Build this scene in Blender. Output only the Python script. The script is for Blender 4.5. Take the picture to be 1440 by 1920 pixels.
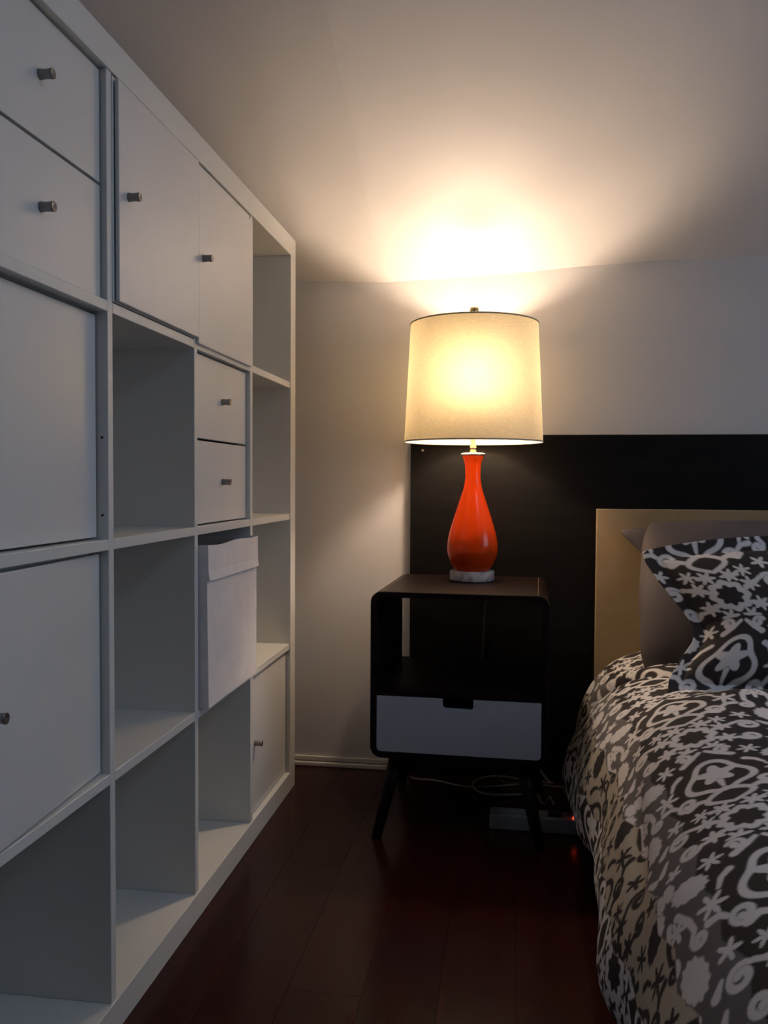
import bpy, bmesh, math, random
import numpy as np
from mathutils import Vector, Matrix

random.seed(4)
for o in list(bpy.data.objects):
    bpy.data.objects.remove(o)
scene = bpy.context.scene
COL = scene.collection

# ------------------------------------------------------------------ camera
CAM_H = 0.8431
YAW, PITCH, ROLL, FPX = 0.14624, 0.035796, 0.0054418, 1625.73
cy, sy, cp, sp = math.cos(YAW), math.sin(YAW), math.cos(PITCH), math.sin(PITCH)
F = Vector((-sy * cp, cy * cp, -sp)); R = Vector((cy, sy, 0)); U = R.cross(F)
cr, sr = math.cos(ROLL), math.sin(ROLL)
R2 = R * cr + U * sr; U2 = U * cr - R * sr
cam = bpy.data.cameras.new('camera'); cam_o = bpy.data.objects.new('camera', cam)
COL.objects.link(cam_o)
cam.sensor_fit = 'HORIZONTAL'; cam.sensor_width = 36.0
cam.lens = 36.0 * FPX / 1440.0
cam.clip_start = 0.02; cam.clip_end = 60
M4 = Matrix((R2, U2, -F)).transposed().to_4x4(); M4.translation = (0, 0, CAM_H)
cam_o.matrix_world = M4
scene.camera = cam_o

# ------------------------------------------------------------------ world, daylight, exposure
w = bpy.data.worlds.new('world'); scene.world = w; w.use_nodes = True
w.node_tree.nodes['Background'].inputs[0].default_value = (0.55, 0.70, 1.0, 1)
w.node_tree.nodes['Background'].inputs[1].default_value = 0.8
# cool daylight through an unseen skylight, added to the slope as a light source
SK_X0, SK_X1, SK_Y0, SK_Y1, SK_C = 0.90, 1.70, 0.35, 1.05, math.atan(0.43)
DAY = bpy.data.lights.new('added_skylight_daylight', 'AREA'); DAY.shape = 'RECTANGLE'
DAY.size = 0.9; DAY.size_y = 0.86; DAY.energy = 16.0; DAY.color = (0.62, 0.77, 1.0)
day_o = bpy.data.objects.new('added_skylight_daylight', DAY); COL.objects.link(day_o)
day_o.location = (1.30, 0.70 - 0.22 * math.sin(SK_C), 2.226 + 0.22 * math.cos(SK_C)); day_o.rotation_euler = (-SK_C, 0, 0)
# cool daylight through an unseen window, added to the right-hand wall for side light
DAY2 = bpy.data.lights.new('added_window_daylight', 'AREA'); DAY2.shape = 'RECTANGLE'
DAY2.size = 1.0; DAY2.size_y = 1.2; DAY2.energy = 9.5; DAY2.color = (0.66, 0.79, 1.0)
day2_o = bpy.data.objects.new('added_window_daylight', DAY2); COL.objects.link(day2_o)
day2_o.location = (2.31, 1.25, 1.20); day2_o.rotation_euler = (0, math.radians(90), 0)
vs = scene.view_settings
vs.view_transform = 'Standard'; vs.look = 'None'; vs.gamma = 1.0; vs.exposure = 0.0
vs.use_curve_mapping = False
BULB_STRENGTH = 235.0

# ------------------------------------------------------------------ materials
def new_mat(name):
    m = bpy.data.materials.new(name); m.use_nodes = True
    return m, m.node_tree, m.node_tree.nodes['Principled BSDF']

def plain(name, col, rough=0.5, metal=0.0, spec=0.5, noise=0.0, nscale=30.0, bump=0.0, bscale=200.0, coat=0.0):
    m, nt, b = new_mat(name)
    b.inputs['Base Color'].default_value = (*col, 1); b.inputs['Roughness'].default_value = rough
    b.inputs['Metallic'].default_value = metal; b.inputs['Specular IOR Level'].default_value = spec
    b.inputs['Coat Weight'].default_value = coat; b.inputs['Coat Roughness'].default_value = 0.08
    tc = nt.nodes.new('ShaderNodeTexCoord')
    if noise > 0:
        n = nt.nodes.new('ShaderNodeTexNoise'); n.inputs['Scale'].default_value = nscale; n.inputs['Detail'].default_value = 5
        r = nt.nodes.new('ShaderNodeValToRGB')
        r.color_ramp.elements[0].position = 0.3; r.color_ramp.elements[1].position = 0.7
        r.color_ramp.elements[0].color = (*[c * (1 - noise) for c in col], 1)
        r.color_ramp.elements[1].color = (*[min(1, c * (1 + noise)) for c in col], 1)
        nt.links.new(tc.outputs['Object'], n.inputs['Vector']); nt.links.new(n.outputs['Fac'], r.inputs['Fac'])
        nt.links.new(r.outputs['Color'], b.inputs['Base Color'])
    if bump > 0:
        n2 = nt.nodes.new('ShaderNodeTexNoise'); n2.inputs['Scale'].default_value = bscale; n2.inputs['Detail'].default_value = 3
        bp = nt.nodes.new('ShaderNodeBump'); bp.inputs['Strength'].default_value = bump; bp.inputs['Distance'].default_value = 0.002
        nt.links.new(tc.outputs['Object'], n2.inputs['Vector']); nt.links.new(n2.outputs['Fac'], bp.inputs['Height'])
        nt.links.new(bp.outputs['Normal'], b.inputs['Normal'])
    return m

def wood(name, c0, c1, scale=(1, 14, 14), rough=0.35, bump=0.15, dist=3.0, wscale=1.0, spec=0.5, coat=0.0, jitter=0.0):
    m, nt, b = new_mat(name)
    b.inputs['Roughness'].default_value = rough; b.inputs['Specular IOR Level'].default_value = spec
    b.inputs['Coat Weight'].default_value = coat; b.inputs['Coat Roughness'].default_value = 0.12
    tc = nt.nodes.new('ShaderNodeTexCoord'); mp = nt.nodes.new('ShaderNodeMapping')
    mp.inputs['Scale'].default_value = scale
    nt.links.new(tc.outputs['Object'], mp.inputs['Vector'])
    if jitter > 0:
        oi = nt.nodes.new('ShaderNodeObjectInfo'); cb = nt.nodes.new('ShaderNodeCombineXYZ')
        mu = nt.nodes.new('ShaderNodeMath'); mu.operation = 'MULTIPLY'; mu.inputs[1].default_value = 37.0
        nt.links.new(oi.outputs['Random'], mu.inputs[0])
        for k in range(3): nt.links.new(mu.outputs[0], cb.inputs[k])
        nt.links.new(cb.outputs[0], mp.inputs['Location'])
    n = nt.nodes.new('ShaderNodeTexNoise'); n.inputs['Scale'].default_value = wscale; n.inputs['Detail'].default_value = 6
    n.inputs['Distortion'].default_value = dist
    nt.links.new(mp.outputs['Vector'], n.inputs['Vector'])
    r = nt.nodes.new('ShaderNodeValToRGB'); r.color_ramp.elements[0].position = 0.32; r.color_ramp.elements[1].position = 0.68
    r.color_ramp.elements[0].color = (*c0, 1); r.color_ramp.elements[1].color = (*c1, 1)
    nt.links.new(n.outputs['Fac'], r.inputs['Fac'])
    out = r.outputs['Color']
    if jitter > 0:
        hs = nt.nodes.new('ShaderNodeHueSaturation'); mr = nt.nodes.new('ShaderNodeMapRange')
        mr.inputs['To Min'].default_value = 1 - jitter; mr.inputs['To Max'].default_value = 1 + jitter
        nt.links.new(oi.outputs['Random'], mr.inputs['Value']); nt.links.new(mr.outputs[0], hs.inputs['Value'])
        nt.links.new(out, hs.inputs['Color']); out = hs.outputs['Color']
    nt.links.new(out, b.inputs['Base Color'])
    bp = nt.nodes.new('ShaderNodeBump'); bp.inputs['Strength'].default_value = bump; bp.inputs['Distance'].default_value = 0.001
    nt.links.new(n.outputs['Fac'], bp.inputs['Height']); nt.links.new(bp.outputs['Normal'], b.inputs['Normal'])
    return m

MAT = {}
MAT['wall'] = plain('wall_paint', (0.69, 0.675, 0.68), 0.6, spec=0.25, noise=0.015, nscale=3, bump=0.06, bscale=160)
MAT['ceil'] = plain('ceiling_paint', (0.76, 0.74, 0.745), 0.62, spec=0.25, noise=0.015, nscale=2, bump=0.06, bscale=160)
MAT['trim'] = plain('trim_paint', (0.74, 0.72, 0.68), 0.35)
MAT['shelf'] = plain('white_laminate', (0.74, 0.74, 0.71), 0.38, noise=0.01, nscale=8)
MAT['front'] = plain('white_lacquer_front', (0.74, 0.73, 0.71), 0.33, noise=0.025, nscale=6)
MAT['metal'] = plain('brushed_steel', (0.27, 0.26, 0.25), 0.38, metal=1.0)
MAT['chrome'] = plain('polished_nickel', (0.75, 0.74, 0.72), 0.15, metal=1.0)
MAT['brass'] = plain('polished_brass', (0.80, 0.62, 0.30), 0.25, metal=1.0)
MAT['canvas'] = plain('white_canvas', (0.86, 0.83, 0.84), 0.9, spec=0.1, noise=0.04, nscale=25, bump=0.35, bscale=600)
MAT['black_wood'] = wood('black_brown_wood', (0.0035, 0.0032, 0.003), (0.008, 0.007, 0.0063), (2.2, 1, 16), 0.45, 0.35, 2.5, spec=0.22)
MAT['walnut'] = wood('dark_walnut', (0.007, 0.0033, 0.0027), (0.013, 0.0062, 0.0047), (3, 22, 22), 0.42, 0.12, spec=0.12)
MAT['inlay'] = plain('inlay_line', (0.11, 0.055, 0.035), 0.4)
MAT['drawer'] = plain('grey_drawer_paint', (0.40, 0.42, 0.475), 0.5, spec=0.25)
MAT['birch'] = wood('birch_veneer', (0.37, 0.265, 0.145), (0.43, 0.32, 0.18), (2, 14, 3), 0.4, 0.05)
MAT['plank'] = wood('mahogany_plank', (0.024, 0.0048, 0.0036), (0.038, 0.0078, 0.0052), (16, 1.2, 16), 0.22, 0.05, 1.5, spec=0.2, coat=0.0, jitter=0.04)
MAT['subfloor'] = plain('subfloor', (0.01, 0.005, 0.004), 0.7)
MAT['grey_cloth'] = plain('charcoal_sateen', (0.115, 0.099, 0.102), 0.62, spec=0.3, noise=0.05, nscale=5, bump=0.12, bscale=900)
MAT['black_plastic'] = plain('black_plastic', (0.012, 0.012, 0.013), 0.4)
MAT['white_plastic'] = plain('white_plastic', (0.27, 0.275, 0.285), 0.35)
MAT['cord'] = plain('grey_cord', (0.21, 0.185, 0.165), 0.5)
MAT['dark_cord'] = plain('dark_cord', (0.035, 0.033, 0.032), 0.5)
MAT['mattress'] = plain('mattress_ticking', (0.7, 0.69, 0.66), 0.9)
MAT['ceramic'] = plain('orange_glass', (0.70, 0.056, 0.003), 0.16, spec=0.3, coat=0.10)

def marble():
    m, nt, b = new_mat('grey_marble'); b.inputs['Roughness'].default_value = 0.25
    tc = nt.nodes.new('ShaderNodeTexCoord'); n = nt.nodes.new('ShaderNodeTexNoise')
    n.inputs['Scale'].default_value = 22; n.inputs['Detail'].default_value = 8; n.inputs['Distortion'].default_value = 1.8
    r = nt.nodes.new('ShaderNodeValToRGB'); r.color_ramp.elements[0].position = 0.38; r.color_ramp.elements[1].position = 0.6
    r.color_ramp.elements[0].color = (0.26, 0.26, 0.29, 1); r.color_ramp.elements[1].color = (0.46, 0.46, 0.49, 1)
    nt.links.new(tc.outputs['Object'], n.inputs['Vector']); nt.links.new(n.outputs['Fac'], r.inputs['Fac'])
    nt.links.new(r.outputs['Color'], b.inputs['Base Color'])
    return m
MAT['marble'] = marble()

def emit(name, col, s):
    m = bpy.data.materials.new(name); m.use_nodes = True; nt = m.node_tree; nt.nodes.clear()
    e = nt.nodes.new('ShaderNodeEmission'); e.inputs[0].default_value = (*col, 1); e.inputs[1].default_value = s
    o = nt.nodes.new('ShaderNodeOutputMaterial'); nt.links.new(e.outputs[0], o.inputs[0])
    return m
MAT['bulb'] = emit('glowing_bulb', (1.0, 0.765, 0.55), BULB_STRENGTH)
MAT['led'] = emit('red_led', (1.0, 0.06, 0.02), 2.5)

def linen():
    m = bpy.data.materials.new('linen_shade'); m.use_nodes = True; nt = m.node_tree; nt.nodes.clear()
    tc = nt.nodes.new('ShaderNodeTexCoord'); mp = nt.nodes.new('ShaderNodeMapping')
    mp.inputs['Scale'].default_value = (90, 90, 700)
    n = nt.nodes.new('ShaderNodeTexNoise'); n.inputs['Scale'].default_value = 1.0; n.inputs['Detail'].default_value = 4
    nt.links.new(tc.outputs['Object'], mp.inputs[0]); nt.links.new(mp.outputs[0], n.inputs['Vector'])
    r = nt.nodes.new('ShaderNodeValToRGB'); r.color_ramp.elements[0].position = 0.3; r.color_ramp.elements[1].position = 0.7
    r.color_ramp.elements[0].color = (0.54, 0.48, 0.40, 1); r.color_ramp.elements[1].color = (0.68, 0.61, 0.51, 1)
    nt.links.new(n.outputs['Fac'], r.inputs['Fac'])
    d = nt.nodes.new('ShaderNodeBsdfDiffuse'); t = nt.nodes.new('ShaderNodeBsdfTranslucent')
    nt.links.new(r.outputs[0], d.inputs[0])
    mx = nt.nodes.new('ShaderNodeMixRGB'); mx.blend_type = 'MULTIPLY'; mx.inputs[0].default_value = 1.0
    mx.inputs[2].default_value = (1.0, 0.95, 0.67, 1)
    nt.links.new(r.outputs[0], mx.inputs[1]); nt.links.new(mx.outputs[0], t.inputs[0])
    ms = nt.nodes.new('ShaderNodeMixShader'); ms.inputs[0].default_value = 0.165
    o = nt.nodes.new('ShaderNodeOutputMaterial')
    # forward-scattered light: the weave shows the bulb as a soft hot spot
    rf = nt.nodes.new('ShaderNodeBsdfRefraction'); rf.inputs['Roughness'].default_value = 1.0; rf.inputs['IOR'].default_value = 1.9
    nt.links.new(mx.outputs[0], rf.inputs['Color'])
    m2 = nt.nodes.new('ShaderNodeMixShader'); m2.inputs[0].default_value = 0.38
    nt.links.new(t.outputs[0], m2.inputs[1]); nt.links.new(rf.outputs[0], m2.inputs[2])
    nt.links.new(d.outputs[0], ms.inputs[1]); nt.links.new(m2.outputs[0], ms.inputs[2]); nt.links.new(ms.outputs[0], o.inputs[0])
    return m
MAT['shade'] = linen()
MAT['shade_trim'] = plain('shade_trim', (0.55, 0.47, 0.36), 0.8)

def print_cloth():
    m, nt, b = new_mat('printed_cotton'); b.inputs['Roughness'].default_value = 0.75; b.inputs['Specular IOR Level'].default_value = 0.2
    a = nt.nodes.new('ShaderNodeAttribute'); a.attribute_name = 'print'
    nt.links.new(a.outputs['Color'], b.inputs['Base Color'])
    tc = nt.nodes.new('ShaderNodeTexCoord'); n = nt.nodes.new('ShaderNodeTexNoise'); n.inputs['Scale'].default_value = 700
    bp = nt.nodes.new('ShaderNodeBump'); bp.inputs['Strength'].default_value = 0.1; bp.inputs['Distance'].default_value = 0.001
    nt.links.new(tc.outputs['Object'], n.inputs['Vector']); nt.links.new(n.outputs['Fac'], bp.inputs['Height'])
    nt.links.new(bp.outputs['Normal'], b.inputs['Normal'])
    return m
MAT['print'] = print_cloth()

def pane_mat():
    m = bpy.data.materials.new('window_glass'); m.use_nodes = True; nt = m.node_tree; nt.nodes.clear()
    t = nt.nodes.new('ShaderNodeBsdfTransparent'); g = nt.nodes.new('ShaderNodeBsdfGlossy'); g.inputs['Roughness'].default_value = 0.02
    ms = nt.nodes.new('ShaderNodeMixShader'); ms.inputs[0].default_value = 0.06; o = nt.nodes.new('ShaderNodeOutputMaterial')
    nt.links.new(t.outputs[0], ms.inputs[1]); nt.links.new(g.outputs[0], ms.inputs[2]); nt.links.new(ms.outputs[0], o.inputs[0])
    return m
MAT['glass'] = pane_mat()

# ------------------------------------------------------------------ helpers
def link_mesh(name, verts, faces, mat, parent=None, smooth=False):
    me = bpy.data.meshes.new(name); me.from_pydata(verts, [], faces); me.update()
    o = bpy.data.objects.new(name, me); COL.objects.link(o)
    if mat: me.materials.append(MAT[mat])
    if smooth:
        for p in me.polygons: p.use_smooth = True
    if parent: o.parent = parent
    return o

def from_bm(name, bm, mat, parent=None, smooth=False):
    me = bpy.data.meshes.new(name); bm.normal_update(); bm.to_mesh(me); bm.free()
    o = bpy.data.objects.new(name, me); COL.objects.link(o); me.materials.append(MAT[mat])
    if smooth:
        for p in me.polygons: p.use_smooth = True
    if parent: o.parent = parent
    return o

def bm_box(bm, lo, hi, bev=0.0, seg=1):
    r = bmesh.ops.create_cube(bm, size=1.0); vs_ = r['verts']
    for v in vs_:
        v.co = Vector([lo[i] + (v.co[i] + 0.5) * (hi[i] - lo[i]) for i in range(3)])
    if bev > 0:
        es = list({e for v in vs_ for e in v.link_edges})
        bmesh.ops.bevel(bm, geom=es, offset=bev, segments=seg, affect='EDGES', profile=0.6)

def box(name, lo, hi, mat, parent=None, bev=0.0, seg=1):
    bm = bmesh.new(); bm_box(bm, lo, hi, bev, seg); return from_bm(name, bm, mat, parent)

def lathe(name, prof, mat, parent=None, seg=64, close=False, axis='z', smooth=True, center=(0, 0, 0)):
    v, f = [], []
    for r, z in prof:
        for k in range(seg):
            a = 2 * math.pi * k / seg
            p = (r * math.cos(a), r * math.sin(a), z)
            if axis == 'x': p = (z, r * math.cos(a), r * math.sin(a))
            v.append((p[0] + center[0], p[1] + center[1], p[2] + center[2]))
    n = len(prof)
    for i in range(n - 1):
        for k in range(seg):
            k2 = (k + 1) % seg
            f.append((i * seg + k, i * seg + k2, (i + 1) * seg + k2, (i + 1) * seg + k))
    if close:
        f.append(tuple(reversed(range(seg)))); f.append(tuple((n - 1) * seg + k for k in range(seg)))
    o = link_mesh(name, v, f, mat, parent, smooth)
    return o

def catmull(pts, sub=8):
    P = [Vector(p) for p in pts]; P = [P[0] * 2 - P[1]] + P + [P[-1] * 2 - P[-2]]
    out = []
    for i in range(1, len(P) - 2):
        for k in range(sub):
            t = k / sub; a, b, c, d = P[i - 1], P[i], P[i + 1], P[i + 2]
            out.append(0.5 * ((2 * b) + (c - a) * t + (2 * a - 5 * b + 4 * c - d) * t * t + (3 * b - a - 3 * c + d) * t ** 3))
    out.append(P[-2]); return out

def tube_geo(pts, r, seg=8):
    v, f = [], []; n = len(pts)
    for i, p in enumerate(pts):
        t = (pts[min(i + 1, n - 1)] - pts[max(i - 1, 0)]).normalized()
        a = t.cross(Vector((0, 0, 1)))
        if a.length < 0.05: a = t.cross(Vector((0, 1, 0)))
        a.normalize(); b = t.cross(a)
        rr = r[i] if isinstance(r, (list, tuple)) else r
        for k in range(seg):
            an = 2 * math.pi * k / seg; v.append(tuple(p + a * rr * math.cos(an) + b * rr * math.sin(an)))
    for i in range(n - 1):
        for k in range(seg):
            k2 = (k + 1) % seg; f.append((i * seg + k, i * seg + k2, (i + 1) * seg + k2, (i + 1) * seg + k))
    f.append(tuple(range(seg))); f.append(tuple(reversed([(n - 1) * seg + k for k in range(seg)])))
    return v, f

def tube(name, pts, r, mat, parent=None, seg=8, sub=8):
    p = catmull(pts, sub); v, f = tube_geo(p, r, seg); return link_mesh(name, v, f, mat, parent, True)

def thing(name, label, cat, loc=(0, 0, 0), rz=0.0, group=None):
    o = bpy.data.objects.new(name, None); COL.objects.link(o); o.location = loc; o.rotation_euler = (0, 0, rz)
    o.empty_display_size = 0.05
    return tag(o, label, cat, group)

def tag(o, label, cat, group=None):
    o['label'] = label; o['category'] = cat
    if group: o['group'] = group
    return o

def structure(o, label):
    o['kind'] = 'structure'; o['label'] = label
    return o

# ------------------------------------------------------------------ room shell
WY, WL, WR, WF, CH = 2.486, -0.985, 2.15, -3.6, 2.52
SLOPE = 0.43
floor = structure(box('floor', (WL - 0.1, WF - 0.1, -0.12), (WR + 0.1, WY + 0.1, -0.012), 'subfloor'), 'dark mahogany plank floor')
# floor planks, laid along the room towards the headboard wall
pw, plen, gap = 0.125, 1.22, 0.00015
mesh_cache = {}
x = WL; row = 0
while x < WR - 0.001:
    w_ = min(pw, WR - x); y = WF - (row * 0.47 % plen)
    while y < WY - 0.001:
        y0, y1 = max(y, WF), min(y + plen, WY); y += plen
        if y1 - y0 < 0.01: continue
        key = (round(w_, 4), round(y1 - y0, 4))
        if key not in mesh_cache:
            bm = bmesh.new(); bm_box(bm, (gap, gap, -0.012), (w_ - gap, y1 - y0 - gap, 0.0), 0.0003)
            me = bpy.data.meshes.new('plank'); bm.normal_update(); bm.to_mesh(me); bm.free(); me.materials.append(MAT['plank'])
            mesh_cache[key] = me
        p = bpy.data.objects.new('plank', mesh_cache[key]); COL.objects.link(p); p.location = (x, y0, 0); p.parent = floor
    x += pw; row += 1

structure(box('wall_back', (WL - 0.1, WY, -0.1), (WR + 0.1, WY + 0.1, 1.9), 'wall'), 'white painted knee wall behind the lamp and headboard')
structure(box('wall_left', (WL - 0.1, WF - 0.1, -0.1), (WL, WY, 2.7), 'wall'), 'white wall hidden behind the shelving unit')
structure(box('wall_front', (WL, WF - 0.1, -0.1), (WR, WF, 2.7), 'wall'), 'white wall behind the viewer')
# right-hand wall, opened for a window added to bring in daylight
VY0, VY1, VZ0, VZ1, VYM = 0.70, 1.80, 0.75, 1.65, 1.25
bm = bmesh.new()
bm_box(bm, (WR, WF, -0.1), (WR + 0.1, VY0, 2.7)); bm_box(bm, (WR, VY1, -0.1), (WR + 0.1, WY, 2.7))
bm_box(bm, (WR, VY0, -0.1), (WR + 0.1, VY1, VZ0)); bm_box(bm, (WR, VY0, VZ1), (WR + 0.1, VY1, 2.7))
structure(from_bm('wall_right', bm, 'wall'), 'white wall with an added window, far to the right of the bed')
win = structure(bpy.data.objects.new('added_window', None), 'white framed window added beyond the bed for daylight, out of view'); COL.objects.link(win)
for lo, hi in (((VY0, VZ0), (VY0 + 0.05, VZ1)), ((VY1 - 0.05, VZ0), (VY1, VZ1)), ((VY0 + 0.05, VZ0), (VY1 - 0.05, VZ0 + 0.05)), ((VY0 + 0.05, VZ1 - 0.05), (VY1 - 0.05, VZ1)), ((VYM - 0.015, VZ0 + 0.05), (VYM + 0.015, VZ1 - 0.05))):
    box('added_window_frame', (WR + 0.03, lo[0], lo[1]), (WR + 0.09, hi[0], hi[1]), 'trim', win, 0.004)
for a_, b_ in ((VY0 + 0.05, VYM - 0.015), (VYM + 0.015, VY1 - 0.05)):
    box('added_pane', (WR + 0.057, a_, VZ0 + 0.05), (WR + 0.063, b_, VZ1 - 0.05), 'glass', win)
# ceiling: a slope rising from the knee wall, with a shallow drywall crease, then flat
cxs = [WL - 0.05, -0.60, -0.367, -0.15, 0.05, 0.17, 0.40, 0.70, SK_X0, SK_X1, WR + 0.05]
czs = [1.427, 1.4245, 1.413, 1.421, 1.431, 1.441, 1.452, 1.455, 1.456, 1.456, 1.456]
def crow(cz_):
    zz = lambda y: cz_ + SLOPE * (WY - y)
    yt = WY - (CH - cz_) / SLOPE
    return [(WY + 0.06, zz(WY + 0.06)), (SK_Y1, zz(SK_Y1)), (SK_Y0, zz(SK_Y0)), (yt, CH), (WF - 0.05, CH)]
v, f = [], []; NR = 5
for lay in (0.0, 0.13):
    for cx_, cz_ in zip(cxs, czs): v += [(cx_, y_, z_ + lay) for y_, z_ in crow(cz_)]
NC = len(cxs); LO = NC * NR; hole = cxs.index(SK_X0)
for i in range(NC - 1):
    for j in range(NR - 1):
        if i == hole and j == 1: continue
        a_, b_ = i * NR + j, (i + 1) * NR + j
        f += [(a_, a_ + 1, b_ + 1, b_), (LO + a_, LO + b_, LO + b_ + 1, LO + a_ + 1)]
def rim(a_, b_): f.append((a_, b_, LO + b_, LO + a_))
for i in range(NC - 1): rim((i + 1) * NR, i * NR); rim(i * NR + NR - 1, (i + 1) * NR + NR - 1)
for j in range(NR - 1): rim(j, j + 1); rim((NC - 1) * NR + j + 1, (NC - 1) * NR + j)
h0, h1 = hole * NR + 1, (hole + 1) * NR + 1
rim(h0 + 1, h0); rim(h0, h1); rim(h1, h1 + 1); rim(h1 + 1, h0 + 1)
ceil = structure(link_mesh('ceiling', v, f, 'ceil'), 'white sloped attic ceiling lit by the lamp')
# skylight over the bed, out of view, added to let cool daylight in
win = structure(bpy.data.objects.new('added_skylight', None), 'unseen skylight added in the ceiling slope above the bed for daylight'); COL.objects.link(win)
win.location = (1.30, 0.70, 2.224); win.rotation_euler = (-SK_C, 0, 0)
wl = (SK_Y1 - SK_Y0) / math.cos(SK_C) / 2 - 0.016
for lo, hi in (((-0.399, -wl, 0.06), (-0.355, wl, 0.10)), ((0.355, -wl, 0.06), (0.399, wl, 0.10)), ((-0.355, -wl, 0.06), (0.355, -wl + 0.045, 0.10)), ((-0.355, wl - 0.045, 0.06), (0.355, wl, 0.10))):
    box('added_window_frame', lo, hi, 'trim', win, 0.003)
box('added_pane', (-0.355, -wl + 0.045, 0.077), (0.355, wl - 0.045, 0.083), 'glass', win)

# baseboard on the knee wall: flat board plus rounded shoe below a dark groove
bm = bmesh.new()
bm_box(bm, (WL + 0.002, WY - 0.008, 0.016), (-0.289, WY, 0.029), 0.002, 2)
bb = structure(from_bm('baseboard_back', bm, 'trim'), 'low white baseboard along the knee wall')
bm = bmesh.new(); bm_box(bm, (WL + 0.002, WY - 0.013, 0.0), (-0.289, WY - 0.001, 0.0135), 0.004, 3)
from_bm('shoe_moulding', bm, 'trim', bb)

# ------------------------------------------------------------------ shelving unit (4 x 4 cubes)
SX = -0.5874            # front plane
SD = 0.385              # depth
SYE = 2.3165            # far outer end
def yu(u): return 2.3055 - u
ZB = [0.05, 0.386, 0.402, 0.738, 0.754, 1.09, 1.106, 1.442, 1.492]
shelf = thing('shelving_unit', 'tall white cube shelving unit with four columns along the left wall', 'shelf', (SX - SD / 2, (SYE + 0.8245) / 2, 0))
off = shelf.location.copy()
def sbox(name, lo, hi, mat, parent, bev=0.0008):
    d = Vector((0, 0, 0)) if parent is None else off
    lo = [lo[i] - d[i] for i in range(3)]; hi = [hi[i] - d[i] for i in range(3)]
    return box(name, lo, hi, mat, parent, bev)
Y0, Y1 = 0.8245, SYE
sbox('bottom_board', (SX - SD, Y0, 0.0), (SX, Y1, 0.05), 'shelf', shelf)
sbox('top_board', (SX - SD, Y0, 1.442), (SX, Y1, 1.492), 'shelf', shelf)
sbox('side_panel', (SX - SD, 2.2665, 0.05), (SX, Y1, 1.442), 'shelf', shelf)
sbox('side_panel', (SX - SD, Y0, 0.05), (SX, 0.8745, 1.442), 'shelf', shelf)
DIV = [(1.2105, 1.2265), (1.5625, 1.5785), (1.9145, 1.9305)]
for a_, b_ in DIV:
    sbox('divider', (SX - SD + 0.004, a_, 0.05), (SX - 0.003, b_, 1.442), 'shelf', shelf)
COLS = [(0.8745, 1.2105), (1.2265, 1.5625), (1.5785, 1.9145), (1.9305, 2.2665)]   # near .. far
for a_, b_ in COLS:
    for z0, z1 in ((0.386, 0.402), (0.738, 0.754), (1.09, 1.106)):
        sbox('shelf_board', (SX - SD + 0.004, a_, z0), (SX - 0.003, b_, z1), 'shelf', shelf)
# small shelf-pin holes on the near divider
for zz in (0.905, 0.79):
    o = lathe('pin_hole', [(0.0, 0.0), (0.0022, 0.0), (0.0022, -0.0004)], 'black_plastic', shelf, 10, axis='x')
    o.rotation_euler = (0, 0, math.radians(-90))
    o.location = (SX - 0.013 - off.x, 1.2104 - off.y, zz - off.z)
ROWS = [(1.106, 1.442), (0.754, 1.09), (0.402, 0.738), (0.05, 0.386)]              # top .. bottom

def knob(parent, loc):
    o = lathe('knob', [(0.0, 0.0), (0.0068, 0.0), (0.0068, 0.002), (0.0062, 0.005), (0.0062, 0.012), (0.0067, 0.0165), (0.0067, 0.0185), (0.0060, 0.0185), (0.0, 0.0165)], 'metal', parent, 20, axis='x')
    o.location = loc
    return o

def case(parent, a, b, z0, z1, xf):
    """open-fronted insert box in cell a..b, z0..z1 (world), front at xf; parent sits at (xf, a, z0)"""
    g = 0.0022; t = 0.010; d = 0.34; W = b - a; H = z1 - z0
    bm = bmesh.new()
    bm_box(bm, (-d, g, g), (-0.001, g + t, H - g)); bm_box(bm, (-d, W - g - t, g), (-0.001, W - g, H - g))
    bm_box(bm, (-d, g + t, g), (-0.001, W - g - t, g + t)); bm_box(bm, (-d, g + t, H - g - t), (-0.001, W - g - t, H - g))
    bm_box(bm, (-d, g + t, g + t), (-d + 0.006, W - g - t, H - g - t))
    return from_bm('insert_box', bm, 'shelf', parent)

def door_insert(col, row, xf, label, swing=0.0, knob_off=0.03, drop=0.0, shift=0.0, th=0.014, extra=0.0):
    (a, b), (z0, z1) = COLS[col], ROWS[row]
    t = thing('door_insert', label, 'cabinet insert', (xf, a, z0), 0, 'door inserts in the shelving unit')
    W, H = b - a, z1 - z0
    c = case(t, a, b, z0, z1, xf); c.location.x = -th - 0.001 if swing == 0 else -th - 0.004
    dw, dh = W - 0.007 + extra, H - 0.009
    bm = bmesh.new(); bm_box(bm, (-th, -dw, 0), (0, 0, dh), 0.001)           # hinge edge (far side) at the origin
    d = from_bm('door', bm, 'front', t)
    d.location = (0, W - 0.0035 + shift, 0.0035 - drop); d.rotation_euler = (0, 0, swing)
    knob(d, (0, -dw + knob_off, dh / 2))
    bm = bmesh.new()
    return t

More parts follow.
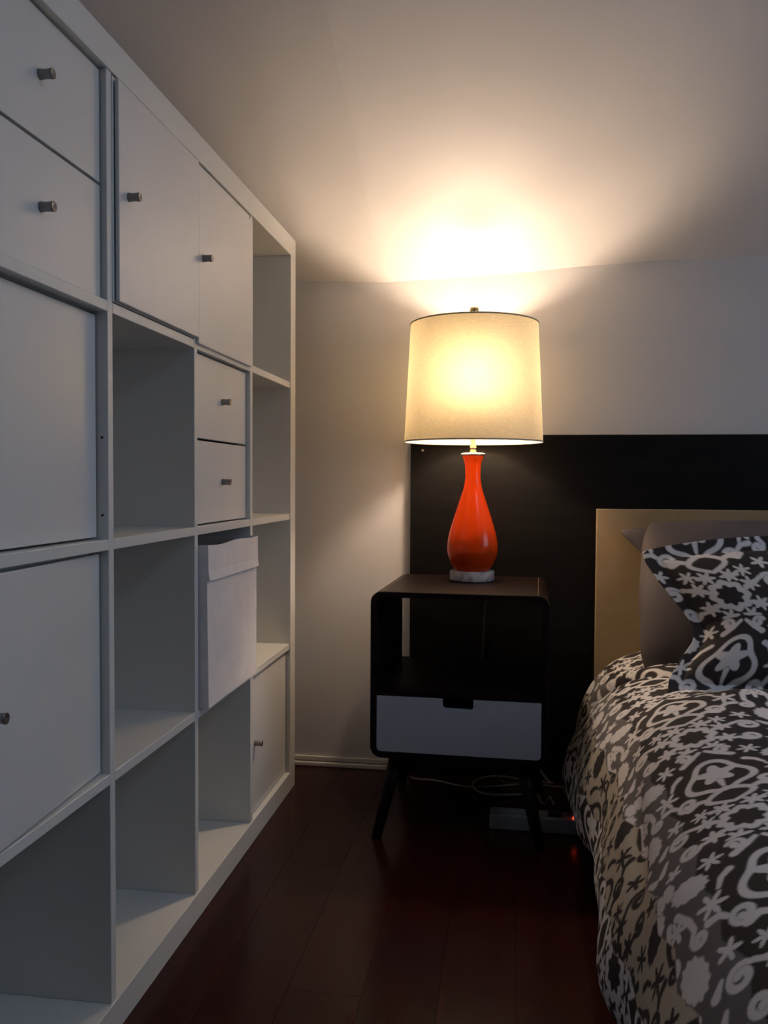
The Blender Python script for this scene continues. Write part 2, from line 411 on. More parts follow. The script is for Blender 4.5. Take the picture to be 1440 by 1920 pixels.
def drawer_insert(col, row, xf, label):
    (a, b), (z0, z1) = COLS[col], ROWS[row]
    t = thing('drawer_insert', label, 'cabinet insert', (xf, a, z0), 0, 'two-drawer inserts in the shelving unit')
    W, H = b - a, z1 - z0
    c = case(t, a, b, z0, z1, xf); c.location.x = -0.016
    h = (H - 0.006 - 0.0035) / 2
    for k in range(2):
        bm = bmesh.new(); bm_box(bm, (-0.014, 0.003, 0), (0, W - 0.003, h - 0.001), 0.0008)
        # sides and bottom of the drawer behind its front
        bm_box(bm, (-0.30, 0.02, 0.012), (-0.014, 0.03, h * 0.75)); bm_box(bm, (-0.30, W - 0.03, 0.012), (-0.014, W - 0.02, h * 0.75))
        bm_box(bm, (-0.30, 0.03, 0.012), (-0.014, W - 0.03, 0.018)); bm_box(bm, (-0.306, 0.02, 0.012), (-0.30, W - 0.02, h * 0.75))
        d = from_bm('drawer', bm, 'front', t); d.location = (0, 0, 0.0035 + k * (h + 0.0035))
        knob(d, (0, W / 2 + 0.004, h / 2))
    return t

drawer_insert(0, 0, -0.600, 'white two-drawer insert in the top left corner of the photo')
door_insert(0, 1, -0.608, 'plain white deep-set door, second from top in nearest column')
door_insert(0, 2, -0.604, 'white door slightly ajar at left edge, one dark knob, third row down', swing=math.radians(3.2))
door_insert(1, 0, -0.5825, 'large white door with knob in the top row, left of its twin', drop=0.0, knob_off=0.033, shift=0.0085, th=0.0065, extra=0.0045)
door_insert(2, 0, -0.5835, 'white door in top row with shadow gap above it, beside open corner cube', knob_off=0.022, drop=0.0105, shift=-0.001, th=0.0065, extra=0.0115)
drawer_insert(2, 1, -0.601, 'white two-drawer insert directly above the white fabric bin')
door_insert(3, 3, -0.600, 'white door at floor level in the cube nearest the wall', knob_off=0.045)

# ------------------------------------------------------------------ fabric bin
def fabric_bin():
    # origin at bin bottom-front-near corner
    bx, by0, by1, zb, zt = -0.5755, 1.5845, 1.9115, 0.4035, 0.716
    t = thing('fabric_bin', 'white canvas storage bin with folded cuff poking out of the shelf', 'storage bin', (bx, (by0 + by1) / 2, zb))
    H = zt - zb; W = (by1 - by0) / 2; D = 0.33
    def shell(z0, z1, push, nz, wob, thick, inner=True):
        v, f = [], []
        ring = []
        nseg = 14
        pts = [(0.0 + 0, -W + 2 * W * k / nseg, 0) for k in range(nseg + 1)]            # front
        pts += [(-D * k / nseg, W, 1) for k in range(1, nseg + 1)]
        pts += [(-D, W - 2 * W * k / nseg, 2) for k in range(1, nseg + 1)]
        pts += [(-D + D * k / nseg, -W, 3) for k in range(1, nseg)]
        n = len(pts)
        for i in range(nz + 1):
            z = z0 + (z1 - z0) * i / nz
            for (x, y, s) in pts:
                fx = x; fy = y
                if s == 0:
                    fx = x + push + wob * (0.5 + 0.5 * math.sin(y * 23 + z * 17)) * math.sin(math.pi * min(1, max(0, (y + W) / (2 * W))))
                    fx += 0.004 * (1 - z / H) * (1 - (y + W) / (2 * W))
                elif s in (1, 3): fy = y + (push * 0.3 if s == 1 else -push * 0.3)
                v.append((fx, fy, z + (0.0016 * math.sin(y * 31 + 1) if i == nz else 0)))
        for i in range(nz):
            for k in range(n):
                k2 = (k + 1) % n; f.append((i * n + k, i * n + k2, (i + 1) * n + k2, (i + 1) * n + k))
        return v, f, n
    v, f, n = shell(0, H - 0.002, 0.0, 10, 0.002, 0.004)
    f.append(tuple(reversed(range(n))))
    b = link_mesh('bin_body', v, f, 'canvas', t)
    md = b.modifiers.new('thick', 'SOLIDIFY'); md.thickness = 0.005; md.offset = -1
    v, f, n = shell(H - 0.066, H + 0.001, 0.0035, 4, 0.002, 0.003)
    # slope the cuff's lower hem a little, like the folded cloth in the photo
    for i in range(n):
        x, y, z = v[i]; v[i] = (x + 0.0025, y, z + 0.007 * ((y + W) / (2 * W)) * -0.3)
    c = link_mesh('folded_cuff', v, f, 'canvas', t)
    md = c.modifiers.new('thick', 'SOLIDIFY'); md.thickness = 0.003; md.offset = -1
    return t
fabric_bin()

# ------------------------------------------------------------------ black headboard panel and bed
hb = box('headboard_panel', (-0.286, 2.458, 0.0), (2.1, 2.4855, 0.974), 'black_wood', None, 0.0015)
me_c = hb.data
c_ = Vector((0.9, 2.472, 0.0))
for v_ in me_c.vertices: v_.co -= c_
hb.location = c_
tag(hb, 'wide black-brown wood panel standing against the wall behind the bed', 'headboard')
o = lathe('screw_cap', [(0.0, 0.002), (0.003, 0.002), (0.004, 0.0)], 'white_plastic', hb, 12, axis='z')
o.rotation_euler = (math.radians(90), 0, 0); o.location = Vector((-0.252, 2.458, 0.93)) - c_

BX0, BX1 = 0.227, 1.83
bed = thing('bed', 'bed with a low birch headboard beneath the printed duvet', 'bed', ((BX0 + BX1) / 2, 1.3, 0))
bo = bed.location.copy()
def bbox(name, lo, hi, mat, bev=0.001, seg=1):
    return box(name, [lo[i] - bo[i] for i in range(3)], [hi[i] - bo[i] for i in range(3)], mat, bed, bev, seg)
bbox('headboard', (BX0, 2.382, 0.0), (BX1, 2.412, 0.771), 'birch', 0.002, 2)
bbox('side_rail', (BX0 + 0.02, 0.35, 0.1), (BX0 + 0.045, 2.382, 0.31), 'birch')
bbox('side_rail', (BX1 - 0.045, 0.35, 0.1), (BX1 - 0.02, 2.382, 0.31), 'birch')
bbox('footboard', (BX0 + 0.02, 0.32, 0.0), (BX1 - 0.02, 0.35, 0.33), 'birch')
bbox('mattress', (BX0 + 0.10, 0.36, 0.14), (BX1 - 0.1, 2.375, 0.372), 'mattress', 0.03, 3)

# ------------------------------------------------------------------ printed cotton: floral mask in cloth coordinates
def seg_dist(P, poly):
    d = np.full(P.shape[0], 1e9)
    for (a, b, ra, rb) in poly:
        a = np.array(a); b = np.array(b); ab = b - a; L2 = (ab ** 2).sum() + 1e-12
        t = np.clip(((P - a) @ ab) / L2, 0, 1)
        q = P - (a + t[:, None] * ab)
        d = np.minimum(d, np.hypot(q[:, 0], q[:, 1]) - (ra + (rb - ra) * t))
    return d
def stroke(pts, r0, r1=None):
    r1 = r0 if r1 is None else r1; n = len(pts) - 1
    return [(pts[i], pts[i + 1], r0 + (r1 - r0) * i / n, r0 + (r1 - r0) * (i + 1) / n) for i in range(n)]
def spiral(cx, cz, r0, turns, start, dirn=1, w0=0.0028, w1=0.0045):
    pts = []
    n = int(14 * turns) + 2
    for i in range(n):
        t = i / (n - 1); a = start + dirn * turns * 2 * math.pi * t; r = r0 * (1 - 0.72 * t)
        pts.append((cx + r * math.cos(a), cz + r * math.sin(a)))
    return stroke(pts, w0, w1)
def polar(P, c):
    d = P - np.array(c); return np.hypot(d[:, 0], d[:, 1]), np.arctan2(d[:, 1], d[:, 0])
def flower(P, c, Rr, n, ph=0.0, k=0.42):
    Rr *= 1.12; k *= 0.74
    r, a = polar(P, c); return r - Rr * ((1 - k) + k * np.cos(n * (a - ph)))
def oval(P, c, rx, rz, n=11, k=0.06, rot=0.0):
    d = P - np.array(c); ca, sa = math.cos(rot), math.sin(rot)
    X = (d[:, 0] * ca + d[:, 1] * sa) / rx; Z = (-d[:, 0] * sa + d[:, 1] * ca) / rz
    r = np.hypot(X, Z); a = np.arctan2(Z, X); return (r - 1 - k * np.cos(n * a)) * min(rx, rz)
TW, TH, PSC = 0.22, 0.25, 1.35
def print_mask(s, t):
    """1 where the motif is printed; symmetrical damask tile TW x TH"""
    s, t = s / PSC, t / PSC
    x = np.abs((s / TW + 0.5) % 1.0 - 0.5) * TW         # mirrored half tile 0..TW/2
    z = ((t / TH) % 1.0) * TH - TH / 2
    P = np.stack([x, z], 1)
    d = np.full(len(P), 1e9); cut = np.full(len(P), 1e9)
    def add(q):
        nonlocal d; d = np.minimum(d, q)
    # trefoil heart outline with a five-lobed flower inside
    c = (0.0, 0.045); r, a = polar(P, c)
    rad = 0.041 * (0.86 + 0.17 * np.cos(3 * (a - math.pi / 2))) + 0.016 * np.exp(-((a + math.pi / 2) / 0.42) ** 2)
    add(np.abs(r - rad) - 0.0042)
    add(flower(P, (0.0, 0.050), 0.0225, 5, math.pi / 2, 0.30)); add(seg_dist(P, stroke([(0, 0.03), (0, 0.012)], 0.004, 0.002)))
    # crossing strands and loops under the heart
    arc = [(0.0 + 0.026 * math.sin(k / 9 * math.pi), 0.004 - 0.042 * k / 9) for k in range(10)]
    add(seg_dist(P, stroke(arc, 0.0046, 0.0030)))
    add(seg_dist(P, stroke([(0.024, -0.012), (0.036, -0.006), (0.047, -0.010)], 0.0034, 0.006)))
    add(seg_dist(P, spiral(0.047, 0.004, 0.0135, 1.15, -1.7, 1)))
    # ring flower at the tile corner with leaves
    c2 = (0.0, -0.085); r2, a2 = polar(P, c2)
    add(np.abs(r2 - 0.0235 * (1 + 0.10 * np.cos(8 * a2))) - 0.0052)
    for ang, rr in ((0.45, 0.043), (-0.45, 0.043), (1.15, 0.041), (-1.15, 0.041)):
        px, pz = c2[0] + rr * math.cos(ang), c2[1] + rr * math.sin(ang)
        add(flower(P, (px, pz), 0.0125, 6, ang, 0.38))
    add(seg_dist(P, spiral(0.072, -0.064, 0.0150, 1.25, 2.6, -1)))
    add(seg_dist(P, stroke([(0.022, -0.078), (0.043, -0.068), (0.058, -0.056)], 0.003, 0.003)))
    add(seg_dist(P, spiral(0.066, -0.104, 0.0130, 1.2, 3.3, 1)))
    add(seg_dist(P, stroke([(0.02, -0.098), (0.038, -0.108), (0.053, -0.107)], 0.003, 0.003)))
    # ovals, small six-petal flowers, drops and stems on the side axis
    add(oval(P, (0.082, 0.086), 0.0225, 0.0150, 12, 0.06, 0.5))
    add(oval(P, (TW / 2, -0.020), 0.0165, 0.0250, 12, 0.06))
    add(flower(P, (0.068, 0.040), 0.0150, 6, 0.3, 0.46)); add(flower(P, (0.052, 0.104), 0.0125, 6, 0.0, 0.46))
    add(flower(P, (0.072, -0.026), 0.0120, 5, 0.9, 0.44)); add(flower(P, (TW / 2, 0.052), 0.0135, 6, 0.5, 0.44))
    add(seg_dist(P, stroke([(0.100, 0.020), (0.092, 0.030), (0.094, 0.046), (0.104, 0.068)], 0.0026, 0.0042)))
    add(seg_dist(P, stroke([(0.030, 0.096), (0.016, 0.106), (0.004, 0.118)], 0.0045, 0.0026)))
    add(seg_dist(P, spiral(0.023, 0.113, 0.010, 1.0, 0.4, 1, 0.0024, 0.004)))
    add(seg_dist(P, stroke([(0.098, -0.060), (0.088, -0.050)], 0.0055, 0.0022))); add(seg_dist(P, stroke([(0.104, -0.095), (0.094, -0.082)], 0.0055, 0.0025)))
    add(oval(P, (0.103, 0.112), 0.008, 0.012, 6, 0.05))
    add(seg_dist(P, stroke([(0.040, 0.075), (0.050, 0.068), (0.056, 0.056)], 0.0040, 0.0022)))
    add(seg_dist(P, spiral(0.091, 0.015, 0.0095, 1.1, 0.6, -1, 0.0024, 0.0038)))
    add(flower(P, (0.040, -0.040), 0.0115, 6, 0.2, 0.44)); add(seg_dist(P, stroke([(0.012, -0.050), (0.028, -0.046)], 0.0026, 0.0040)))
    add(flower(P, (0.091, -0.118), 0.0105, 5, 0.0, 0.40)); add(seg_dist(P, stroke([(0.060, 0.012), (0.066, 0.020), (0.078, 0.022)], 0.003, 0.0045)))
    cut = flower(P, (0.082, -0.002), 0.009, 5, 0.2, 0.45)   # tiny blank flower
    return np.clip(0.5 - (d - 0.0003) / 0.0018, 0, 1)

C_DARK = np.array((0.040, 0.034, 0.034)); C_WHITE = np.array((0.72, 0.70, 0.70)); C_GREY = np.array((0.155, 0.140, 0.140)); C_BEIGE = np.array((0.47, 0.42, 0.34))

def set_print(me, col):
    at = me.color_attributes.new('print', 'FLOAT_COLOR', 'POINT')
    buf = np.ones((len(me.vertices), 4), dtype=np.float32); buf[:, :3] = col
    at.data.foreach_set('color', buf.ravel())

def fast_mesh(name, V, faces, mat, parent=None):
    me = bpy.data.meshes.new(name); nV, nF = len(V), len(faces)
    me.vertices.add(nV); me.vertices.foreach_set('co', np.asarray(V, dtype=np.float32).ravel())
    me.loops.add(nF * 4); me.loops.foreach_set('vertex_index', np.asarray(faces, dtype=np.int32).ravel())
    me.polygons.add(nF); me.polygons.foreach_set('loop_start', np.arange(0, nF * 4, 4, dtype=np.int32))
    me.polygons.foreach_set('use_smooth', np.ones(nF, dtype=bool))
    me.update(calc_edges=True); me.validate()
    me.materials.append(MAT[mat])
    o = bpy.data.objects.new(name, me); COL.objects.link(o)
    if parent: o.parent = parent
    return o
def grid_faces(nu, nv, base=0, flip=False):
    i, j = np.meshgrid(np.arange(nu - 1), np.arange(nv - 1), indexing='ij')
    a = base + i * nv + j; q = np.stack([a, a + 1, a + nv + 1, a + nv], -1).reshape(-1, 4)
    return q[:, ::-1] if flip else q

# ------------------------------------------------------------------ duvet
def duvet():
    prof = [(0.205, 0.13), (0.185, 0.103), (0.166, 0.093), (0.152, 0.103), (0.1475, 0.13), (0.152, 0.18), (0.168, 0.24), (0.193, 0.295), (0.228, 0.345), (0.27, 0.381), (0.32, 0.404),
            (0.38, 0.418), (0.46, 0.424), (0.60, 0.427), (1.0, 0.43), (1.5, 0.427), (1.68, 0.415), (1.78, 0.38), (1.86, 0.30), (1.91, 0.18), (1.92, 0.11), (1.90, 0.10), (1.87, 0.13)]
    cp_ = np.array([tuple(p) for p in catmull([(a, b, 0) for a, b in prof], 24)])[:, :2]
    L = np.concatenate([[0], np.cumsum(np.hypot(*np.diff(cp_, axis=0).T))])
    i0 = np.argmin(np.hypot(cp_[:, 0] - 0.152, cp_[:, 1] - 0.103)); S0 = L[i0]         # s = 0 at the hem
    s = np.concatenate([np.arange(-S0, 0.0, 0.006), np.arange(0.0, 0.62, 0.0022), np.arange(0.62, 1.3, 0.006), np.arange(1.3, L[-1] - S0, 0.03)])
    yy = np.concatenate([np.arange(0.30, 0.72, 0.012), np.arange(0.72, 2.385, 0.0022)])
    px = np.interp(s + S0, L, cp_[:, 0]); pz = np.interp(s + S0, L, cp_[:, 1])
    S_, Y_ = np.meshgrid(s, yy, indexing='ij'); X = np.repeat(px[:, None], len(yy), 1); Z = np.repeat(pz[:, None], len(yy), 1)
    tx, tz = np.gradient(px, s), np.gradient(pz, s); ln = np.hypot(tx, tz) + 1e-9
    nx, nz = -tz / ln, tx / ln
    # the hem line wanders
    hem = 0.012 * np.sin(Y_ * 5.1 + 0.6) + 0.007 * np.sin(Y_ * 11.7 + 2.0)
    Z += hem * np.clip((0.20 - Z) / 0.1, 0, 1)
    side = np.clip((0.38 - Z) / 0.2, 0, 1)
    disp = 0.010 * np.sin(Y_ * 9.3 + 1.2 + S_ * 4) * side + 0.005 * np.sin(Y_ * 21 + S_ * 9) * side
    disp += 0.006 * np.sin(Y_ * 7.0 + S_ * 6.0) + 0.0035 * np.sin(Y_ * 15.0 - S_ * 13.0 + 1.0)
    # valley running from the side up to the charcoal pillow
    dl = (Y_ - (2.19 - 0.95 * (X - 0.19)))
    disp -= 0.034 * np.exp(-(dl / 0.026) ** 2) * np.exp(-((X - 0.27) / 0.12) ** 2)
    # soft ridge in front of the printed pillow, hollow under it
    disp += 0.016 * np.exp(-((Y_ - 1.74) / 0.05) ** 2) * np.clip((X - 0.33) / 0.1, 0, 1)
    disp -= 0.022 * np.exp(-((Y_ - 1.92) / 0.07) ** 2) * np.clip((X - 0.36) / 0.1, 0, 1)
    disp -= 0.010 * np.exp(-((Y_ - 2.2) / 0.10) ** 2) * np.clip((X - 0.36) / 0.1, 0, 1)
    # a fold on the side near the viewer
    dl2 = S_ - (0.20 + 0.22 * (Y_ - 1.36)); disp -= 0.014 * np.exp(-(dl2 / 0.022) ** 2) * np.exp(-((Y_ - 1.36) / 0.16) ** 2)
    X += nx[:, None] * disp; Z += nz[:, None] * disp
    # rounded end at the headboard
    e = np.clip((Y_ - 2.30) / 0.082, 0, 1); drop = 0.055 * (1 - np.sqrt(np.clip(1 - e ** 2, 0, 1)))
    Z -= drop * np.clip((Z - 0.09) / 0.3, 0, 1); X += drop * 0.7 * (X < 0.4)
    Z = np.maximum(Z, 0.055)
    V = np.stack([X, Y_ - 2.0e-3, Z], -1).reshape(-1, 3)
    faces = grid_faces(len(s), len(yy), 0, True)
    o = fast_mesh('duvet', V, faces, 'print')
    # print: colour bands run along the bed, with stepped borders
    sf, yf = S_.ravel(), Y_.ravel()
    m = print_mask(sf - 0.365, yf * 1.0 - 0.135)[:, None]
    zig = 0.5 * TW / 6 * (np.abs(((yf - 0.03) / (TH / 2)) % 1.0 - 0.5) * 2 - 0.5)
    def band(lo): return np.clip((sf - lo - zig) / 0.0022 + 0.5, 0, 1)[:, None]
    b1, b2, b3 = band(0.095), band(0.197), band(0.275)
    bg = C_DARK * (1 - b1) + b1 * (C_BEIGE * (1 - b2) + b2 * (C_GREY * (1 - b3) + b3 * C_DARK))
    fg = C_WHITE * (1 - b1) + b1 * (C_DARK * (1 - b2) + b2 * C_WHITE)
    set_print(o.data, bg * (1 - m) + fg * m)
    tag(o, 'puffy duvet with black, white and grey floral scroll print', 'duvet')
    return o
duvet()

# ------------------------------------------------------------------ pillows
def pillow(name, xb0, xl, zb, zt, yb, yt, W, thick, mat, n=(90, 70), flange=0.0, back=0.5, wrinkle=0.004, top_arch=0.0, seed=0, sag=0.0):
    nu, nv = n
    u = np.linspace(0, 1, nu); v = np.linspace(0, 1, nv); Uu, Vv = np.meshgrid(u, v, indexing='ij')
    left = np.interp(v, [p[0] for p in xl], [p[1] for p in xl])
    k = np.hanning(9); k /= k.sum(); lp = np.concatenate([np.full(4, left[0]), left, np.full(4, left[-1])]); left = np.convolve(lp, k, 'valid')
    right = xb0 + W + (xb0 - left) * 0.6
    X = left[None, :] * (1 - Uu) + right[None, :] * Uu
    arch = top_arch * np.sin(np.pi * np.clip(Uu * 1.0, 0, 1)) ** 0.7
    Zc = zb + (zt - zb) * Vv + arch * Vv ** 3; Yc = yb + (yt - yb) * Vv
    N = np.array([0, -(zt - zb), (yt - yb)]); N = N / np.linalg.norm(N)
    eu = np.clip((Uu * W - flange) / (W / 2 - flange), 0, 1); eu = np.where(Uu > 0.5, np.clip(((1 - Uu) * W - flange) / (W / 2 - flange), 0, 1), eu)
    Hh = math.hypot(zt - zb, yt - yb)
    ev = np.clip((np.minimum(Vv, 1 - Vv) * Hh - flange) / (Hh / 2 - flange), 0, 1)
    bul = (1 - (1 - eu) ** 2.6) ** 0.62 * (1 - (1 - ev) ** 2.4) ** 0.62
    rs = np.random.RandomState(seed); wr = np.zeros_like(Uu)
    for q in range(7):
        fx, fz, ph = rs.uniform(4, 22), rs.uniform(3, 16), rs.uniform(0, 6.28)
        wr += np.sin(Uu * W * fx * 1.6 + Vv * Hh * fz * 2 + ph) / 7
    front = bul * thick + wrinkle * wr * (0.35 + bul)
    backd = -bul * thick * back
    def P(dd): return np.stack([X, Yc + N[1] * dd, Zc + N[2] * dd - sag * bul], -1).reshape(-1, 3)
    Vf, Vb = P(front), P(backd - 0.0015)
    V = np.concatenate([Vf, Vb]); nb = nu * nv
    fs = [grid_faces(nu, nv, 0, True), grid_faces(nu, nv, nb, False)]
    # close the rim
    idx = np.arange(nu * nv).reshape(nu, nv)
    ring = np.concatenate([idx[0, :], idx[1:, -1], idx[-1, -2::-1], idx[-2:0:-1, 0]])
    r2 = np.roll(ring, -1); fs.append(np.stack([ring, r2, r2 + nb, ring + nb], -1))
    o = fast_mesh(name, V, np.concatenate(fs), mat)
    return o, Uu, Vv, Hh

o, *_ = pillow('pillow', 0.32, [(0, 0.37), (0.6, 0.352), (0.78, 0.334), (0.90, 0.303), (0.96, 0.287), (1, 0.288)], 0.47, 0.716, 2.27, 2.352, 0.68, 0.03, 'grey_cloth', back=0.3, seed=3, top_arch=0.02)
tag(o, 'rear charcoal pillow, only its pointed corner showing against the birch headboard', 'pillow')
o, *_ = pillow('pillow', 0.335, [(0, 0.322), (0.12, 0.312), (0.5, 0.313), (0.85, 0.326), (0.96, 0.338), (1, 0.352)], 0.388, 0.742, 2.135, 2.270, 0.68, 0.085, 'grey_cloth', back=0.25, top_arch=0.008, wrinkle=0.006, seed=8)
tag(o, 'plain charcoal pillow leaning on headboard behind the printed pillow', 'pillow')
o, Uu, Vv, Hh = pillow('pillow', 0.33, [(0, 0.325), (0.1, 0.330), (0.22, 0.352), (0.36, 0.386), (0.46, 0.392), (0.6, 0.366), (0.8, 0.322), (0.93, 0.300), (1, 0.296)], 0.402, 0.684, 1.855, 2.035, 0.70, 0.085, 'print',
                   n=(330, 190), flange=0.028, back=0.3, top_arch=0.045, wrinkle=0.009, seed=5, sag=0.004)
sc = (Uu.ravel() * 0.70, Vv.ravel() * 0.40)
m = print_mask(sc[0] - 0.104, sc[1] + 0.15)[:, None]
col = C_DARK * (1 - m) + C_WHITE * m
set_print(o.data, np.concatenate([col, col]))
tag(o, 'flanged pillow with white floral print on black in front', 'pillow')

# ------------------------------------------------------------------ nightstand
NSW, NSD, NSZ0, NSZ1 = 0.412, 0.395, 0.193, 0.585
ns = thing('nightstand', 'dark wood nightstand with open shelf, grey drawer and splayed legs', 'nightstand', (-0.1185, 1.988, 0), -0.032)
def rrect(x0, x1, z0, z1, r, n=8):
    pts = []
    for cx_, cz_, a0 in ((x1 - r, z1 - r, 0), (x0 + r, z1 - r, 90), (x0 + r, z0 + r, 180), (x1 - r, z0 + r, 270)):
        for k in range(n + 1):
            a = math.radians(a0 + 90 * k / n); pts.append((cx_ + r * math.cos(a), cz_ + r * math.sin(a)))
    return pts
def ring_shell(name, x0, x1, z0, z1, r, t, y0, y1, mat, parent):
    o_, i_ = rrect(x0, x1, z0, z1, r), rrect(x0 + t, x1 - t, z0 + t, z1 - t, max(0.003, r - t)); n = len(o_)
    c = 0.0015
    oc = rrect(x0 + c, x1 - c, z0 + c, z1 - c, r - c)
    v = [(a, y0, b) for a, b in oc] + [(a, y0 + c, b) for a, b in o_] + [(a, y1, b) for a, b in o_] + [(a, y1, b) for a, b in i_] + [(a, y0, b) for a, b in i_]
    f = []
    for L_ in range(5):
        for k in range(n):
            k2 = (k + 1) % n; A, B = L_ * n, ((L_ + 1) % 5) * n
            f.append((A + k, A + k2, B + k2, B + k))
    return link_mesh(name, v, f, mat, parent)
hw = NSW / 2
ring_shell('cabinet_shell', -hw, hw, NSZ0, NSZ1, 0.026, 0.0135, 0.0, NSD, 'walnut', ns)
box('middle_shelf', (-hw + 0.0135, 0.003, 0.342), (hw - 0.0135, NSD, 0.354), 'walnut', ns)
box('back_panel', (-hw + 0.0135, NSD - 0.012, 0.2068), (hw - 0.0135, NSD - 0.004, 0.3418), 'walnut', ns)
for s_ in (-1, 1):
    box('inlay_line', (s_ * (hw - 0.026) - 0.0009, 0.004, NSZ1 - 0.0002), (s_ * (hw - 0.026) + 0.0009, NSD - 0.004, NSZ1 + 0.0003), 'inlay', ns)
# drawer: front with a rounded notch for the hand, plus its box
dr = bpy.data.objects.new('drawer', None)
x0, x1, z0, z1 = -hw + 0.0155, hw - 0.0155, 0.2085, 0.3395
out = []
for cx_, cz_, a0 in ((x0 + 0.010, z0 + 0.010, 180), (x1 - 0.010, z0 + 0.010, 270)):
    for k in range(6):
        a = math.radians(a0 + 90 * k / 5); out.append((cx_ + 0.010 * math.cos(a), cz_ + 0.010 * math.sin(a)))
nx0, nx1, nzb = -0.036, 0.036, z1 - 0.024
out += [(x1, z1), (nx1, z1)]
for k in range(6):
    a = math.radians(-90 * k / 5); out.append((nx1 - 0.008 + 0.008 * math.cos(a), nzb + 0.008 + 0.008 * math.sin(a)))
for k in range(6):
    a = math.radians(270 - 90 * k / 5); out.append((nx0 + 0.008 + 0.008 * math.cos(a), nzb + 0.008 + 0.008 * math.sin(a)))
out += [(nx0, z1), (x0, z1)]
bm = bmesh.new()
fv = [bm.verts.new((a, 0.0015, b)) for a, b in out]; bv = [bm.verts.new((a, 0.015, b)) for a, b in out]; n = len(out)
bm.faces.new(fv); bm.faces.new(list(reversed(bv)))
for k in range(n):
    k2 = (k + 1) % n; bm.faces.new((fv[k2], fv[k], bv[k], bv[k2]))
bmesh.ops.recalc_face_normals(bm, faces=bm.faces[:])
bmesh.ops.triangulate(bm, faces=[f_ for f_ in bm.faces if len(f_.verts) > 4])
df = from_bm('drawer_front', bm, 'drawer', ns)
bm = bmesh.new()
bm_box(bm, (x0 + 0.006, 0.0152, z0 + 0.004), (x0 + 0.014, 0.36, z1 - 0.026)); bm_box(bm, (x1 - 0.014, 0.0152, z0 + 0.004), (x1 - 0.006, 0.36, z1 - 0.026))
bm_box(bm, (x0 + 0.014, 0.0152, z0 + 0.004), (x1 - 0.014, 0.36, z0 + 0.01)); bm_box(bm, (x0 + 0.014, 0.352, z0 + 0.01), (x1 - 0.014, 0.36, z1 - 0.026))
from_bm('drawer_box', bm, 'walnut', df)
bpy.data.objects.remove(dr)
for sx_ in (-1, 1):
    for fy in (0, 1):
        top = Vector((sx_ * 0.148, 0.050 if fy == 0 else NSD - 0.05, NSZ0 + 0.0005)); bot = Vector((sx_ * 0.190, 0.004 if fy == 0 else NSD - 0.006, 0.0005))
        v, f = [], []
        for (c_p, r_) in ((top, 0.0185), (top.lerp(bot, 0.5), 0.0155), (bot, 0.0115)):
            for k in range(20):
                a = 2 * math.pi * k / 20; v.append((c_p.x + r_ * math.cos(a), c_p.y + r_ * math.sin(a), c_p.z))
        for i in range(2):
            for k in range(20):
                k2 = (k + 1) % 20; f.append((i * 20 + k2, i * 20 + k, (i + 1) * 20 + k, (i + 1) * 20 + k2))
        f.append(tuple(range(20))); f.append(tuple(reversed(range(40, 60))))
        link_mesh('leg', v, f, 'walnut', ns, True)
for fy in (0.05, NSD - 0.05):
    box('leg_brace', (-0.16, fy - 0.016, NSZ0 - 0.012), (0.16, fy + 0.016, NSZ0 - 0.0003), 'walnut', ns, 0.002)

# ------------------------------------------------------------------ table lamp
LX, LY, LZ = -0.1005, 2.262, NSZ1 + 0.0004
lamp = thing('table_lamp', 'lit table lamp with orange glass vase body and cream drum shade', 'lamp', (LX, LY, LZ))
lathe('marble_base', [(0.0, 0.0), (0.055, 0.0), (0.0575, 0.002), (0.0578, 0.004), (0.0578, 0.024), (0.056, 0.0265), (0.0, 0.0265)], 'marble', lamp, 64)
vz = lambda py: 0.8431 - (py - 903) * 0.001386 - LZ
vp = [(1075, 0.040), (1068, 0.0455), (1059, 0.0540), (1041, 0.0640), (1026, 0.0662), (1005, 0.0625), (978, 0.0520), (947.6, 0.0383), (920, 0.0258), (905, 0.0215), (893, 0.0199), (880, 0.0202), (868, 0.0220), (858, 0.0268), (855, 0.0272)]
pr = catmull([(r_, vz(py), 0) for py, r_ in vp], 5)
pr = [(p.x, p.y) for p in pr]; pr = [(0.0, pr[0][1])] + pr + [(0.0, pr[-1][1])]
lathe('vase_body', pr, 'ceramic', lamp, 72)
zc = vz(855)
lathe('neck_cap', [(0.0, zc + 0.0002), (0.028, zc + 0.0002), (0.0315, zc + 0.002), (0.0315, zc + 0.005), (0.026, zc + 0.0075), (0.012, zc + 0.0085), (0.0, zc + 0.0085)], 'chrome', lamp, 48)
z2 = zc + 0.0087
lathe('socket', [(0.0, z2), (0.0085, z2), (0.0085, z2 + 0.014), (0.006, z2 + 0.022), (0.006, z2 + 0.06), (0.016, z2 + 0.07), (0.018, z2 + 0.075), (0.018, z2 + 0.125), (0.0, z2 + 0.125)], 'brass', lamp, 28)
zs0, zs1 = 0.9455 - LZ, 1.2475 - LZ
SR0, SR1 = 0.1785, 0.1635
ZBULB = 1.118 - LZ
bm = bmesh.new(); bmesh.ops.create_uvsphere(bm, u_segments=24, v_segments=16, radius=0.036)
for v_ in bm.verts:
    if v_.co.z < 0: v_.co.z *= 1.35; k_ = 1 - 0.35 * (-v_.co.z / 0.0486); v_.co.x *= k_; v_.co.y *= k_
    v_.co.z += ZBULB
from_bm('bulb', bm, 'bulb', lamp, True)
